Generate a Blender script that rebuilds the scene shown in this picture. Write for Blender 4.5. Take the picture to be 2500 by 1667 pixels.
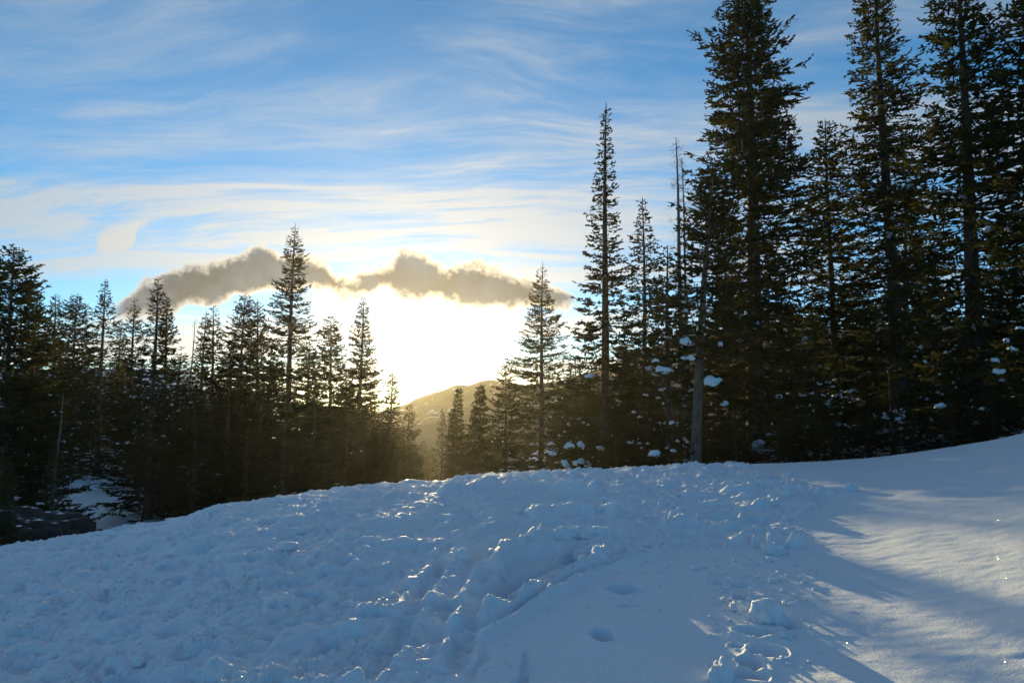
import bpy, math, random
import numpy as np
from mathutils import Vector

# ------------------------------------------------------------------ start
for o in list(bpy.data.objects):
    bpy.data.objects.remove(o)
SC = bpy.context.scene
COL = SC.collection
EYE = 1.70
F = 1667.0                    # focal length in pixels of the 2500 wide photograph
HOR = 1000.0                  # row of the horizon
PITCH = math.atan((HOR - 833.5) / F)

# ------------------------------------------------------------------ camera
cam_d = bpy.data.cameras.new('camera')
cam_d.lens = 24.0
cam_d.sensor_width = 36.0
cam_d.clip_start = 0.05
cam_d.clip_end = 9000
cam = bpy.data.objects.new('camera', cam_d)
COL.objects.link(cam)
cam.location = (0, 0, EYE)
cam.rotation_euler = (math.pi / 2 + PITCH, 0, 0)
SC.camera = cam

CP, SP = math.cos(PITCH), math.sin(PITCH)

def ray(px, py):
    a = (px - 1250.0) / F
    b = -(py - 833.5) / F
    return np.array([a, CP - b * SP, SP + b * CP])

def at(px, py, Y):
    d = ray(px, py)
    return np.array([0, 0, EYE]) + d * (Y / d[1])

# ------------------------------------------------------------------ sun
SUN_PX = (983, 886)
sd = ray(*SUN_PX)
sd = sd / np.linalg.norm(sd)
SUN_EL = math.asin(sd[2])
SUN_AZ = math.atan2(sd[0], sd[1])
sun_d = bpy.data.lights.new('sun', 'SUN')
sun_d.energy = 4.4
sun_d.angle = math.radians(0.55)
sun_d.color = (1.0, 0.77, 0.38)
sun = bpy.data.objects.new('sun', sun_d)
COL.objects.link(sun)
sun.rotation_euler = Vector((-sd[0], -sd[1], -sd[2])).to_track_quat('-Z', 'Y').to_euler()
sun.location = (-20, 60, 40)

# ------------------------------------------------------------------ node helper
class NT:
    def __init__(self, tree):
        self.t = tree
    def n(self, typ, **kw):
        nd = self.t.nodes.new(typ)
        for k, v in kw.items():
            setattr(nd, k, v)
        return nd
    def put(self, sock, v):
        if hasattr(v, 'is_output'):
            self.t.links.new(v, sock)
        else:
            sock.default_value = v
    def m(self, op, a, b=None, c=None, clamp=False):
        nd = self.n('ShaderNodeMath', operation=op)
        nd.use_clamp = clamp
        self.put(nd.inputs[0], a)
        if b is not None: self.put(nd.inputs[1], b)
        if c is not None: self.put(nd.inputs[2], c)
        return nd.outputs[0]
    def vm(self, op, a, b=None, scale=None):
        nd = self.n('ShaderNodeVectorMath', operation=op)
        self.put(nd.inputs[0], a)
        if b is not None: self.put(nd.inputs[1], b)
        if scale is not None: self.put(nd.inputs['Scale'], scale)
        return nd.outputs['Value'] if op in ('DOT_PRODUCT', 'LENGTH', 'DISTANCE') else nd.outputs['Vector']
    def xyz(self, x, y, z):
        nd = self.n('ShaderNodeCombineXYZ')
        for i, v in enumerate((x, y, z)): self.put(nd.inputs[i], v)
        return nd.outputs[0]
    def sep(self, v):
        nd = self.n('ShaderNodeSeparateXYZ')
        self.put(nd.inputs[0], v)
        return nd.outputs
    def sm(self, x, lo, hi, a=0.0, b=1.0):
        nd = self.n('ShaderNodeMapRange', interpolation_type='SMOOTHSTEP')
        self.put(nd.inputs[0], x)
        for i, v in enumerate((lo, hi, a, b)): self.put(nd.inputs[1 + i], v)
        return nd.outputs[0]
    def noise(self, v, scale, detail=5, rough=0.55, dist=0.0, lac=2.0, out='Fac'):
        nd = self.n('ShaderNodeTexNoise')
        self.put(nd.inputs['Vector'], v)
        nd.inputs['Scale'].default_value = scale
        nd.inputs['Detail'].default_value = detail
        nd.inputs['Roughness'].default_value = rough
        nd.inputs['Distortion'].default_value = dist
        nd.inputs['Lacunarity'].default_value = lac
        return nd.outputs[out]
    def mix(self, f, a, b, blend='MIX'):
        nd = self.n('ShaderNodeMix', data_type='RGBA', blend_type=blend)
        self.put(nd.inputs[0], f)
        self.put(nd.inputs[6], a if hasattr(a, 'is_output') else (*a, 1))
        self.put(nd.inputs[7], b if hasattr(b, 'is_output') else (*b, 1))
        return nd.outputs[2]
    def curve(self, x, pts, lo, hi):
        """piecewise curve: pts (x, y) with y in 0..1"""
        xr = self.n('ShaderNodeMapRange')
        self.put(xr.inputs[0], x)
        x0, x1 = pts[0][0], pts[-1][0]
        xr.inputs[1].default_value, xr.inputs[2].default_value = x0, x1
        nd = self.n('ShaderNodeFloatCurve')
        c = nd.mapping.curves[0]
        for i, (a, b) in enumerate(pts):
            X, Yv = (a - x0) / (x1 - x0), (b - lo) / (hi - lo)
            if i == 0: c.points[0].location = (X, Yv)
            elif i == len(pts) - 1: c.points[-1].location = (X, Yv)
            else: c.points.new(X, Yv)
        for pt in c.points: pt.handle_type = 'VECTOR'
        nd.mapping.update()
        self.t.links.new(xr.outputs[0], nd.inputs['Value'])
        return self.m('MULTIPLY_ADD', nd.outputs[0], hi - lo, lo)

def azel(px, py):
    d = ray(px, py)
    d = d / np.linalg.norm(d)
    return math.degrees(math.atan2(d[0], d[1])), math.degrees(math.asin(d[2]))

# ------------------------------------------------------------------ world
W = bpy.data.worlds.new('World')
SC.world = W
W.use_nodes = True
W.node_tree.nodes.clear()
g = NT(W.node_tree)
SKY_STRENGTH = 0.15
EXPOSURE = 1.0
K = 1.0 / (SKY_STRENGTH * 2 ** EXPOSURE)   # 1 unit of cloud light = white in the picture
D = g.n('ShaderNodeTexCoord').outputs['Generated']
D = g.vm('NORMALIZE', D)
dx, dy, dz = g.sep(D)
sky = g.n('ShaderNodeTexSky', sky_type='NISHITA')
sky.sun_disc = False
sky.sun_elevation = SUN_EL
sky.sun_rotation = SUN_AZ
sky.altitude = 3000
sky.air_density = 1.0
sky.dust_density = 0.6
sky.ozone_density = 3.5
cosA = g.vm('DOT_PRODUCT', D, tuple(sd))
ang = g.m('MULTIPLY', g.m('ARCCOSINE', g.m('MINIMUM', cosA, 0.999999)), 180 / math.pi)
azd = g.m('MULTIPLY', g.m('ARCTAN2', dx, dy), 180 / math.pi)
eld = g.m('MULTIPLY', g.m('ARCSINE', dz), 180 / math.pi)
def glow(w, amp):
    return g.m('MULTIPLY', g.m('EXPONENT', g.m('MULTIPLY', ang, -1.0 / w)), amp)
base = g.mix(1.0, sky.outputs[0], (0.84, 1.12, 0.96), 'MULTIPLY')
# thin high cloud on a flat layer: streaks that run together towards the horizon
zc = g.m('ADD', g.m('MAXIMUM', dz, 0.0), 0.10)
P = g.xyz(g.m('DIVIDE', dx, zc), g.m('DIVIDE', dy, zc), 0.0)
w1 = g.vm('SUBTRACT', g.noise(P, 0.55, 3, 0.5, out='Color'), (0.5, 0.5, 0.5))
P1 = g.vm('ADD', P, g.vm('SCALE', w1, scale=0.95))
def streak(rot, sx, sy, scale, detail, rough, off):
    mp = g.n('ShaderNodeMapping')
    g.put(mp.inputs[0], P1)
    mp.inputs['Location'].default_value = off
    mp.inputs['Rotation'].default_value = (0, 0, math.radians(rot))
    mp.inputs['Scale'].default_value = (sx, sy, 1)
    return g.noise(mp.outputs[0], scale, detail, rough, 0.35)
s1 = streak(26, 0.24, 1.0, 1.2, 9, 0.60, (6.6, 2.2, 5))
s2 = streak(10, 0.32, 1.5, 1.5, 9, 0.62, (7.3, 4.2, 0.5))
s3 = g.noise(P1, 0.42, 2, 0.5)
ci = g.m('ADD', g.sm(s1, 0.38, 0.66), g.m('MULTIPLY', g.sm(s2, 0.42, 0.70), 0.75))
fib = g.m('ADD', streak(30, 0.50, 3.4, 2.2, 8, 0.68, (1.3, 8.2, 2.0)), g.m('MULTIPLY', streak(14, 0.8, 4.5, 2.0, 7, 0.66, (4.3, 2.2, 5.0)), 0.5))
ci = g.m('MULTIPLY', ci, g.sm(fib, 0.50, 1.0, 0.25, 1.5))
ci = g.m('MULTIPLY', ci, g.sm(s3, 0.30, 0.54, 0.25, 1.15))
ci = g.m('ADD', ci, g.m('MULTIPLY', g.sm(eld, 22.0, 4.0), 0.16))
ci = g.m('MULTIPLY', ci, g.sm(ang, 120, 40, 0.35, 1.0))
ci = g.m('MULTIPLY', ci, g.sm(dz, -0.01, 0.03), clamp=True)
# cloud colour: white-blue far from the sun, warm white near it
ci_b = g.m('ADD', 0.19, glow(50, 0.82))
ci_col = g.vm('SCALE', g.mix(g.sm(ang, 6, 34), (1.0, 0.95, 0.86), (0.78, 0.90, 1.0)), scale=g.m('MULTIPLY', ci_b, K))
def band(top, bot, lo, hi, soft, wob):
    a, b = [azel(*q) for q in top], [azel(*q) for q in bot]
    T, B = g.curve(azd, a, lo, hi), g.curve(azd, b, lo, hi)
    wv = g.m('MULTIPLY', g.m('SUBTRACT', g.noise(D, 22, 4, 0.55), 0.5), wob)
    ins = g.m('ADD', g.m('MINIMUM', g.m('SUBTRACT', T, eld), g.m('SUBTRACT', eld, B)), wv)
    sp = g.m('MULTIPLY', g.sm(azd, a[0][0], a[0][0] + 0.9), g.sm(azd, a[-1][0], a[-1][0] - 0.9))
    return g.m('MULTIPLY', g.sm(ins, -soft, soft), sp)
hook = band([(215, 588), (238, 560), (270, 545), (320, 532), (360, 528), (410, 520)], [(215, 590), (240, 622), (270, 628), (300, 622), (328, 598), (334, 566), (360, 545), (410, 524)], 8, 22, 0.95, 2.4)
trail = band([(330, 538), (420, 508), (520, 484), (620, 466)], [(330, 556), (420, 532), (520, 505), (620, 476)], 8, 22, 0.5, 1.2)
trail2 = band([(40, 560), (150, 556), (260, 560)], [(40, 572), (150, 574), (260, 582)], 8, 22, 0.4, 0.9)
ci = g.m('MAXIMUM', ci, g.m('MAXIMUM', g.m('MULTIPLY', hook, 1.4), g.m('MAXIMUM', g.m('MULTIPLY', trail, 0.85), g.m('MULTIPLY', trail2, 0.6))))
skyc = g.mix(g.m('MULTIPLY', ci, 0.85, clamp=True), base, ci_col)
# aureole round the sun
au = g.vm('SCALE', g.xyz(1.0, 0.90, 0.74), scale=g.m('MULTIPLY', g.m('ADD', g.m('ADD', glow(2.5, 0.5), glow(14, 0.08)), g.m('MULTIPLY', g.m('EXPONENT', g.m('MULTIPLY', g.m('POWER', g.m('MULTIPLY', ang, 1 / 6.5), 2.0), -1.0)), 0.22)), K))
skyc = g.vm('ADD', skyc, au)
# long grey cloud bank above the sun
top_px = [(255, 790), (300, 745), (350, 700), (420, 662), (520, 640), (600, 622), (650, 612), (700, 630), (780, 640), (830, 676), (862, 686), (900, 674), (935, 655),
          (985, 630), (1030, 640), (1100, 654), (1170, 654), (1260, 678), (1330, 692), (1390, 716), (1440, 760)]
bot_px = [(255, 770), (300, 768), (350, 762), (420, 757), (520, 735), (600, 716), (650, 703), (700, 694), (780, 700), (830, 722), (880, 720), (930, 706),
          (985, 722), (1030, 734), (1100, 736), (1170, 742), (1260, 750), (1330, 748), (1390, 742), (1440, 745)]
tp = [azel(*p) for p in top_px]
bp = [azel(*p) for p in bot_px]
Tn = g.curve(azd, tp, 6, 14)
Bn = g.curve(azd, bp, 6, 14)
nb = g.m('SUBTRACT', g.noise(D, 17, 9, 0.60, 0.3), 0.5)
nb2 = g.m('SUBTRACT', g.noise(g.vm('ADD', D, (3.0, 1.0, 2.0)), 60, 5, 0.6, 0.3), 0.5)
inside = g.m('MINIMUM', g.m('SUBTRACT', Tn, eld), g.m('SUBTRACT', eld, Bn))
fld = g.m('ADD', g.m('ADD', inside, 0.42), g.m('ADD', g.m('MULTIPLY', nb, 3.4), g.m('MULTIPLY', nb2, 1.9)))
span = g.m('MULTIPLY', g.sm(azd, azel(255, 700)[0], azel(310, 700)[0]), g.sm(azd, azel(1425, 700)[0], azel(1375, 700)[0]))
dens = g.m('MULTIPLY', g.sm(fld, -0.06, 0.28), span)
core = g.sm(fld, 0.0, 0.95)
lining = g.m('ADD', 0.50, g.m('ADD', glow(12, 1.2), glow(5, 1.5)))
edge_c = g.vm('SCALE', g.mix(g.sm(ang, 6, 26), (1.0, 0.84, 0.58), (0.92, 0.94, 0.96)), scale=g.m('MULTIPLY', lining, K))
body_v = g.m('MULTIPLY', g.m('ADD', g.m('ADD', 0.135, g.m('MULTIPLY', nb, 0.36)), glow(7, 0.04)), K)
body_c = g.vm('SCALE', g.mix(g.sm(ang, 5, 22), (0.62, 0.93, 1.32), (0.70, 0.97, 1.34)), scale=body_v)
bank_c = g.mix(core, edge_c, body_c)
skyc = g.mix(dens, skyc, bank_c)
bg = g.n('ShaderNodeBackground')
g.put(bg.inputs[0], skyc)
bg.inputs[1].default_value = SKY_STRENGTH
wo = g.n('ShaderNodeOutputWorld')
W.node_tree.links.new(bg.outputs[0], wo.inputs[0])

# ------------------------------------------------------------------ view / render
SC.view_settings.view_transform = 'Standard'
SC.view_settings.look = 'None'
SC.view_settings.exposure = EXPOSURE
SC.view_settings.gamma = 1.0
SC.view_settings.use_curve_mapping = False
cy = SC.cycles
cy.use_denoising = True
try:
    cy.denoiser = 'OPENIMAGEDENOISE'
    cy.denoising_input_passes = 'RGB_ALBEDO_NORMAL'
    cy.denoising_prefilter = 'ACCURATE'
except Exception:
    pass
cy.max_bounces = 6
cy.diffuse_bounces = 3
cy.glossy_bounces = 2
cy.transmission_bounces = 3
cy.volume_bounces = 0
cy.use_adaptive_sampling = False
cy.sample_clamp_indirect = 4.0
cy.caustics_reflective = False
cy.caustics_refractive = False

# ------------------------------------------------------------------ numpy noise
_rs = np.random.RandomState(7)
_perm = _rs.permutation(256)
_perm = np.concatenate([_perm, _perm, _perm])
_ga = _rs.rand(256) * 2 * np.pi
_gx, _gy = np.cos(_ga), np.sin(_ga)

def perlin(x, y):
    xi, yi = np.floor(x).astype(int), np.floor(y).astype(int)
    xf, yf = x - xi, y - yi
    xi &= 255; yi &= 255
    u = xf * xf * xf * (xf * (xf * 6 - 15) + 10)
    v = yf * yf * yf * (yf * (yf * 6 - 15) + 10)
    def gr(ix, iy, fx, fy):
        h = _perm[_perm[ix] + iy]
        return _gx[h] * fx + _gy[h] * fy
    a = gr(xi, yi, xf, yf)
    b = gr(xi + 1, yi, xf - 1, yf)
    c = gr(xi, yi + 1, xf, yf - 1)
    d = gr(xi + 1, yi + 1, xf - 1, yf - 1)
    return (a + (b - a) * u) * (1 - v) + (c + (d - c) * u) * v * 1.0

def fbm(x, y, oct=4, gain=0.5):
    s, a, f = 0, 1.0, 1.0
    for i in range(oct):
        s = s + a * perlin(x * f + 17.3 * i, y * f + 9.1 * i)
        a *= gain; f *= 2.03
    return s

def sstep(x, a, b):
    t = np.clip((x - a) / (b - a), 0, 1)
    return t * t * (3 - 2 * t)

# ------------------------------------------------------------------ terrain shape
CREST = np.array([(-700, 1500), (-300, 1425), (0, 1386), (130, 1356), (260, 1331), (420, 1297), (560, 1255), (700, 1228), (830, 1206), (960, 1190), (1090, 1182),
                  (1200, 1166), (1330, 1160), (1500, 1152), (1650, 1143), (1800, 1138), (2000, 1131), (2150, 1118), (2300, 1095),
                  (2400, 1078), (2500, 1055), (2800, 1000), (3300, 960)], float)
CU = (CREST[:, 0] - 1250) / F
YC_U = np.array([-1.2, -0.75, -0.4, -0.1, 0.1, 0.3, 0.5, 0.75, 1.2])
YC_V = np.array([8.0, 8.5, 9.5, 12.0, 14.0, 15.2, 15.0, 13.0, 11.5])
_fu = np.array([-0.75, -0.5, -0.25, -0.1, 0.15, 0.4, 0.75])
_fy = np.array([10, 25, 30, 45, 60, 75, 90, 150, 400, 1500], float)
_fz = np.array([
    [-4.5, -7.6, -7.0, -5.4, -3.0, 0.0, 3.0, 9.0, 20, 22],
    [-4.2, -6.8, -6.1, -4.6, -2.5, 0.0, 3.0, 9.0, 20, 22],
    [-3.0, -6.0, -6.6, -7.5, -8.0, -8.0, -8.0, -7.0, -8, -8],
    [-2.4, -4.2, -5.0, -7.0, -9.0, -11.0, -12.0, -14.0, -18, -18],
    [-2.0, -2.6, -2.9, -3.6, -4.2, -4.5, -4.5, -2.0, -6, -6],
    [-1.6, -1.8, -1.9, -2.0, -1.8, -1.0, 0.0, 4.0, 12, 14],
    [-1.0, -0.7, -0.5, 0.2, 0.8, 1.6, 2.4, 8.0, 22, 24]])

def crest_of(u):
    yc = np.interp(u, YC_U, YC_V)
    py = np.interp(u, CU, CREST[:, 1])
    b = -(py - 833.5) / F
    zc = EYE + yc * (SP + b * CP) / (CP - b * SP)
    return yc, zc

def forest(u, y):
    fi = np.clip(np.interp(u, _fu, np.arange(len(_fu))), 0, len(_fu) - 1.0001)
    i = fi.astype(int); t = fi - i
    t = t * t * (3 - 2 * t)
    gi = np.clip(np.interp(y, _fy, np.arange(len(_fy))), 0, len(_fy) - 1.0001)
    j = gi.astype(int); s = gi - j
    a = _fz[i, j] * (1 - s) + _fz[i, j + 1] * s
    b = _fz[i + 1, j] * (1 - s) + _fz[i + 1, j + 1] * s
    return EYE + a * (1 - t) + b * t

def ground(x, y):
    x = np.asarray(x, float); y = np.asarray(y, float)
    r = np.hypot(x, y)
    az = np.arctan2(x, y)
    lim = math.radians(50)
    azc = np.clip(az, -lim, lim)
    u = np.tan(azc)
    yy = r * np.cos(azc)
    yc, zc = crest_of(u)
    zn = 0.0 + 0.10 * u
    t = (yy - 2.6) / (yc - 2.6)
    tc = np.clip(t, 0, 1)
    z_in = zn + (zc - zn) * (1 - (1 - tc) ** 1.18)
    z_in = np.where(t < 0, zn + (zc - zn) * 1.18 * np.maximum(t, -0.3) * 0.7, z_in)
    q = np.maximum(yy - yc, 0)
    z_post = zc - 0.035 * q ** 1.6
    zf = forest(u, yy)
    w = sstep(yy, yc + 1.0, yc + 9.0)
    z = np.where(yy <= yc, z_in, z_post * (1 - w) + zf * w)
    wb = sstep(np.abs(az), math.radians(50), math.radians(100))
    zb = -0.05 - 0.02 * np.minimum(r, 60) - 0.2 * sstep(r, 8, 30)
    return z * (1 - wb) + zb * wb

def hit(px, py, dmax=60):
    d = ray(px, py)
    ys = np.linspace(1.5, dmax, 6000)
    p = np.array([0, 0, EYE])[None] + d[None] * (ys / d[1])[:, None]
    under = p[:, 2] < ground(p[:, 0], p[:, 1])
    k = np.argmax(under) if under.any() else len(ys) - 1
    return p[k]

def hits(pts):
    return np.array([hit(*p)[:2] for p in pts])

def seg_dist(x, y, poly):
    """distance to a polyline, and which share of its length"""
    best = np.full(x.shape, 1e9)
    pos = np.zeros(x.shape); sgn = np.zeros(x.shape)
    L = np.hypot(*np.diff(poly, axis=0).T); cum = np.concatenate([[0], np.cumsum(L)])
    for k in range(len(poly) - 1):
        ax, ay = poly[k]; bx, by = poly[k + 1]
        vx, vy = bx - ax, by - ay
        t = np.clip(((x - ax) * vx + (y - ay) * vy) / (vx * vx + vy * vy + 1e-12), 0, 1)
        dx_, dy_ = x - ax - t * vx, y - ay - t * vy
        dd = np.hypot(dx_, dy_)
        mk = dd < best
        best = np.where(mk, dd, best)
        pos = np.where(mk, (cum[k] + t * L[k]) / cum[-1], pos)
        sgn = np.where(mk, np.sign(vx * dy_ - vy * dx_), sgn)
    return best, pos, sgn

def in_poly(x, y, poly):
    ins = np.zeros(x.shape, bool)
    n = len(poly)
    for k in range(n):
        ax, ay = poly[k]; bx, by = poly[(k + 1) % n]
        c = ((ay > y) != (by > y)) & (x < (bx - ax) * (y - ay) / (by - ay + 1e-12) + ax)
        ins ^= c
    return ins

# ------------------------------------------------------------------ mesh helpers
def mesh_np(name, V, Fc, mats, midx=None, smooth=False):
    V = np.asarray(V, np.float32); Fc = np.asarray(Fc, np.int32)
    me = bpy.data.meshes.new(name)
    n, k = Fc.shape
    me.vertices.add(len(V)); me.vertices.foreach_set('co', V.ravel())
    me.loops.add(n * k); me.loops.foreach_set('vertex_index', Fc.ravel())
    me.polygons.add(n)
    me.polygons.foreach_set('loop_start', np.arange(0, n * k, k, dtype=np.int32))
    try:
        me.polygons.foreach_set('loop_total', np.full(n, k, np.int32))
    except Exception:
        pass
    for m in (mats if isinstance(mats, (list, tuple)) else [mats]):
        me.materials.append(m)
    if midx is not None:
        me.polygons.foreach_set('material_index', np.asarray(midx, np.int32))
    me.polygons.foreach_set('use_smooth', np.full(n, smooth, bool))
    me.update(calc_edges=True)
    return me

def link(name, me, parent=None, loc=(0, 0, 0)):
    o = bpy.data.objects.new(name, me)
    COL.objects.link(o)
    o.location = tuple(float(v) for v in loc)
    if parent is not None:
        o.parent = parent
    return o

def tag(o, label=None, cat=None, group=None, kind=None):
    if label: o['label'] = label
    if cat: o['category'] = cat
    if group: o['group'] = group
    if kind: o['kind'] = kind
    return o

def empty(name, loc):
    o = bpy.data.objects.new(name, None)
    COL.objects.link(o)
    o.location = tuple(float(v) for v in loc)
    o.empty_display_size = 0.3
    return o

# ------------------------------------------------------------------ materials
def new_mat(name):
    m = bpy.data.materials.new(name)
    m.use_nodes = True
    nt = m.node_tree
    nt.nodes.clear()
    out = nt.nodes.new('ShaderNodeOutputMaterial')
    return m, NT(nt), out

def snow_material(name, sparkle):
    m, n, out = new_mat(name)
    pos = n.n('ShaderNodeNewGeometry').outputs['Position']
    p = n.n('ShaderNodeBsdfPrincipled')
    tint = n.mix(n.noise(pos, 1.3, 4, 0.6), (0.76, 0.83, 0.92), (0.82, 0.87, 0.93))
    n.put(p.inputs['Base Color'], tint)
    p.inputs['Roughness'].default_value = 0.62
    p.inputs['Specular IOR Level'].default_value = 0.25
    p.inputs['Subsurface Weight'].default_value = 0.15
    p.inputs['Subsurface Radius'].default_value = (0.035, 0.045, 0.06)
    p.inputs['Subsurface Scale'].default_value = 0.6
    b = n.n('ShaderNodeBump')
    b.inputs['Strength'].default_value = 0.8
    b.inputs['Distance'].default_value = 0.018
    h = n.m('ADD', n.noise(pos, 55, 4, 0.65), n.m('MULTIPLY', n.noise(pos, 260, 2, 0.5), 0.35))
    n.put(b.inputs['Height'], h)
    n.put(p.inputs['Normal'], b.outputs[0])
    if not sparkle:
        n.put(out.inputs[0], p.outputs[0])
        return m
    v = n.n('ShaderNodeTexVoronoi')
    n.put(v.inputs['Vector'], pos)
    v.inputs['Scale'].default_value = 150
    rnd = n.vm('SUBTRACT', v.outputs['Color'], (0.5, 0.5, 0.5))
    geo = n.n('ShaderNodeNewGeometry')
    nn = n.vm('NORMALIZE', n.vm('ADD', geo.outputs['Normal'], n.vm('SCALE', rnd, scale=1.5)))
    gl = n.n('ShaderNodeBsdfGlossy')
    gl.inputs['Roughness'].default_value = 0.17
    n.put(gl.inputs['Normal'], nn)
    wn = n.n('ShaderNodeTexWhiteNoise')
    n.put(wn.inputs['Vector'], v.outputs['Color'])
    f = n.m('MULTIPLY', n.m('GREATER_THAN', wn.outputs['Value'], 0.80), n.m('MULTIPLY', n.m('LESS_THAN', v.outputs['Distance'], 0.33), 0.6))
    mx = n.n('ShaderNodeMixShader')
    n.put(mx.inputs[0], f); n.put(mx.inputs[1], p.outputs[0]); n.put(mx.inputs[2], gl.outputs[0])
    n.put(out.inputs[0], mx.outputs[0])
    return m

SNOW = snow_material('snow', True)
SNOW_PLAIN = snow_material('snow_on_things', False)

def foliage_material(name, c1, c2, c3):
    m, n, out = new_mat(name)
    geo = n.n('ShaderNodeNewGeometry')
    pos = geo.outputs['Position']
    oi = n.n('ShaderNodeObjectInfo').outputs['Random']
    k = n.noise(pos, 1.1, 3, 0.6)
    c = n.mix(n.sm(k, 0.35, 0.68), c1, c2)
    c = n.mix(n.m('MULTIPLY', n.sm(n.noise(pos, 7, 2, 0.5), 0.56, 0.72), 0.6), c, c3)
    hsv = n.n('ShaderNodeHueSaturation')
    n.put(hsv.inputs['Color'], c)
    n.put(hsv.inputs['Value'], n.m('MULTIPLY_ADD', oi, 0.5, 0.75))
    n.put(hsv.inputs['Hue'], n.m('MULTIPLY_ADD', oi, -0.03, 0.51))
    d = n.n('ShaderNodeBsdfDiffuse')
    n.put(d.inputs[0], hsv.outputs[0])
    tr = n.n('ShaderNodeBsdfTranslucent')
    n.put(tr.inputs[0], n.mix(1.0, hsv.outputs[0], (1.35, 1.15, 0.55), 'MULTIPLY'))
    mx = n.n('ShaderNodeMixShader')
    mx.inputs[0].default_value = 0.30
    n.put(mx.inputs[1], d.outputs[0]); n.put(mx.inputs[2], tr.outputs[0])
    n.put(out.inputs[0], mx.outputs[0])
    return m

NEEDLES = foliage_material('fir_needles', (0.024, 0.032, 0.014), (0.050, 0.058, 0.024), (0.075, 0.065, 0.030))

def bark_material(name, c1, c2):
    m, n, out = new_mat(name)
    tc = n.n('ShaderNodeTexCoord').outputs['Object']
    mp = n.n('ShaderNodeMapping')
    n.put(mp.inputs[0], tc)
    mp.inputs['Scale'].default_value = (9, 9, 2.2)
    k = n.noise(mp.outputs[0], 1.6, 6, 0.65)
    p = n.n('ShaderNodeBsdfPrincipled')
    n.put(p.inputs['Base Color'], n.mix(n.sm(k, 0.35, 0.7), c1, c2))
    p.inputs['Roughness'].default_value = 0.9
    b = n.n('ShaderNodeBump')
    b.inputs['Distance'].default_value = 0.03
    n.put(b.inputs['Height'], k)
    n.put(p.inputs['Normal'], b.outputs[0])
    n.put(out.inputs[0], p.outputs[0])
    return m

BARK_PALE = bark_material('pale_conifer_bark', (0.06, 0.047, 0.037), (0.17, 0.14, 0.115))
BARK = bark_material('conifer_bark', (0.035, 0.027, 0.021), (0.115, 0.09, 0.072))
BARK_GREY = bark_material('dead_grey_wood', (0.09, 0.075, 0.065), (0.22, 0.20, 0.18))

def rock_material():
    m, n, out = new_mat('dark_rock')
    pos = n.n('ShaderNodeNewGeometry').outputs['Position']
    k = n.noise(pos, 1.8, 8, 0.65, 0.5)
    p = n.n('ShaderNodeBsdfPrincipled')
    nz = n.sep(n.n('ShaderNodeNewGeometry').outputs['Normal'])[2]
    lay = n.sm(n.m('ADD', nz, n.m('MULTIPLY', n.noise(pos, 2.6, 4, 0.6), 0.5)), 1.21, 1.28)
    n.put(p.inputs['Base Color'], n.mix(lay, n.mix(n.sm(k, 0.3, 0.7), (0.010, 0.009, 0.008), (0.042, 0.037, 0.032)), (0.78, 0.83, 0.90)))
    p.inputs['Roughness'].default_value = 0.85
    b = n.n('ShaderNodeBump')
    b.inputs['Distance'].default_value = 0.12
    n.put(b.inputs['Height'], n.noise(pos, 4.5, 8, 0.65))
    n.put(p.inputs['Normal'], b.outputs[0])
    n.put(out.inputs[0], p.outputs[0])
    return m
ROCK = rock_material()

def hill_material(name, snow):
    m, n, out = new_mat(name)
    geo = n.n('ShaderNodeNewGeometry')
    pos = geo.outputs['Position']
    k = n.noise(pos, 0.05, 8, 0.68)
    k2 = n.noise(pos, 0.4, 4, 0.6)
    f = n.sm(n.m('ADD', k, n.m('MULTIPLY', k2, 0.5)), snow, snow + 0.10)
    c = n.mix(f, n.mix(k2, (0.030, 0.036, 0.024), (0.07, 0.066, 0.05)), (0.62, 0.65, 0.70))
    p = n.n('ShaderNodeBsdfPrincipled')
    n.put(p.inputs['Base Color'], c)
    p.inputs['Roughness'].default_value = 0.9
    n.put(out.inputs[0], p.outputs[0])
    return m

# ------------------------------------------------------------------ snow ground (one sheet to the horizon)
AZ_F = np.radians(np.linspace(-47, 47, 880))
AZ_B = np.radians(np.linspace(47, 313, 46))[1:-1]
az = np.concatenate([AZ_F, AZ_B])
rad = np.concatenate([[0.25, 0.7, 1.2, 1.7, 2.2], np.geomspace(2.6, 20.0, 530), np.geomspace(20.5, 110, 66), np.geomspace(120, 900, 26)])
A, R = np.meshgrid(az, rad, indexing='ij')
GX, GY = R * np.sin(A), R * np.cos(A)
GZ = ground(GX, GY)

smooth_px = [(1165, 1665), (1195, 1555), (1320, 1478), (1480, 1395), (1600, 1348), (1760, 1345), (1860, 1335), (1960, 1290), (2000, 1240), (2060, 1205), (1960, 1172), (1850, 1150)]
smooth_poly = hits(smooth_px)
smooth_full = np.vstack([smooth_poly, [[5.6, 18.0], [40, 40], [40, -5], [0, -5], [-0.4, 2.0]]])

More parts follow.
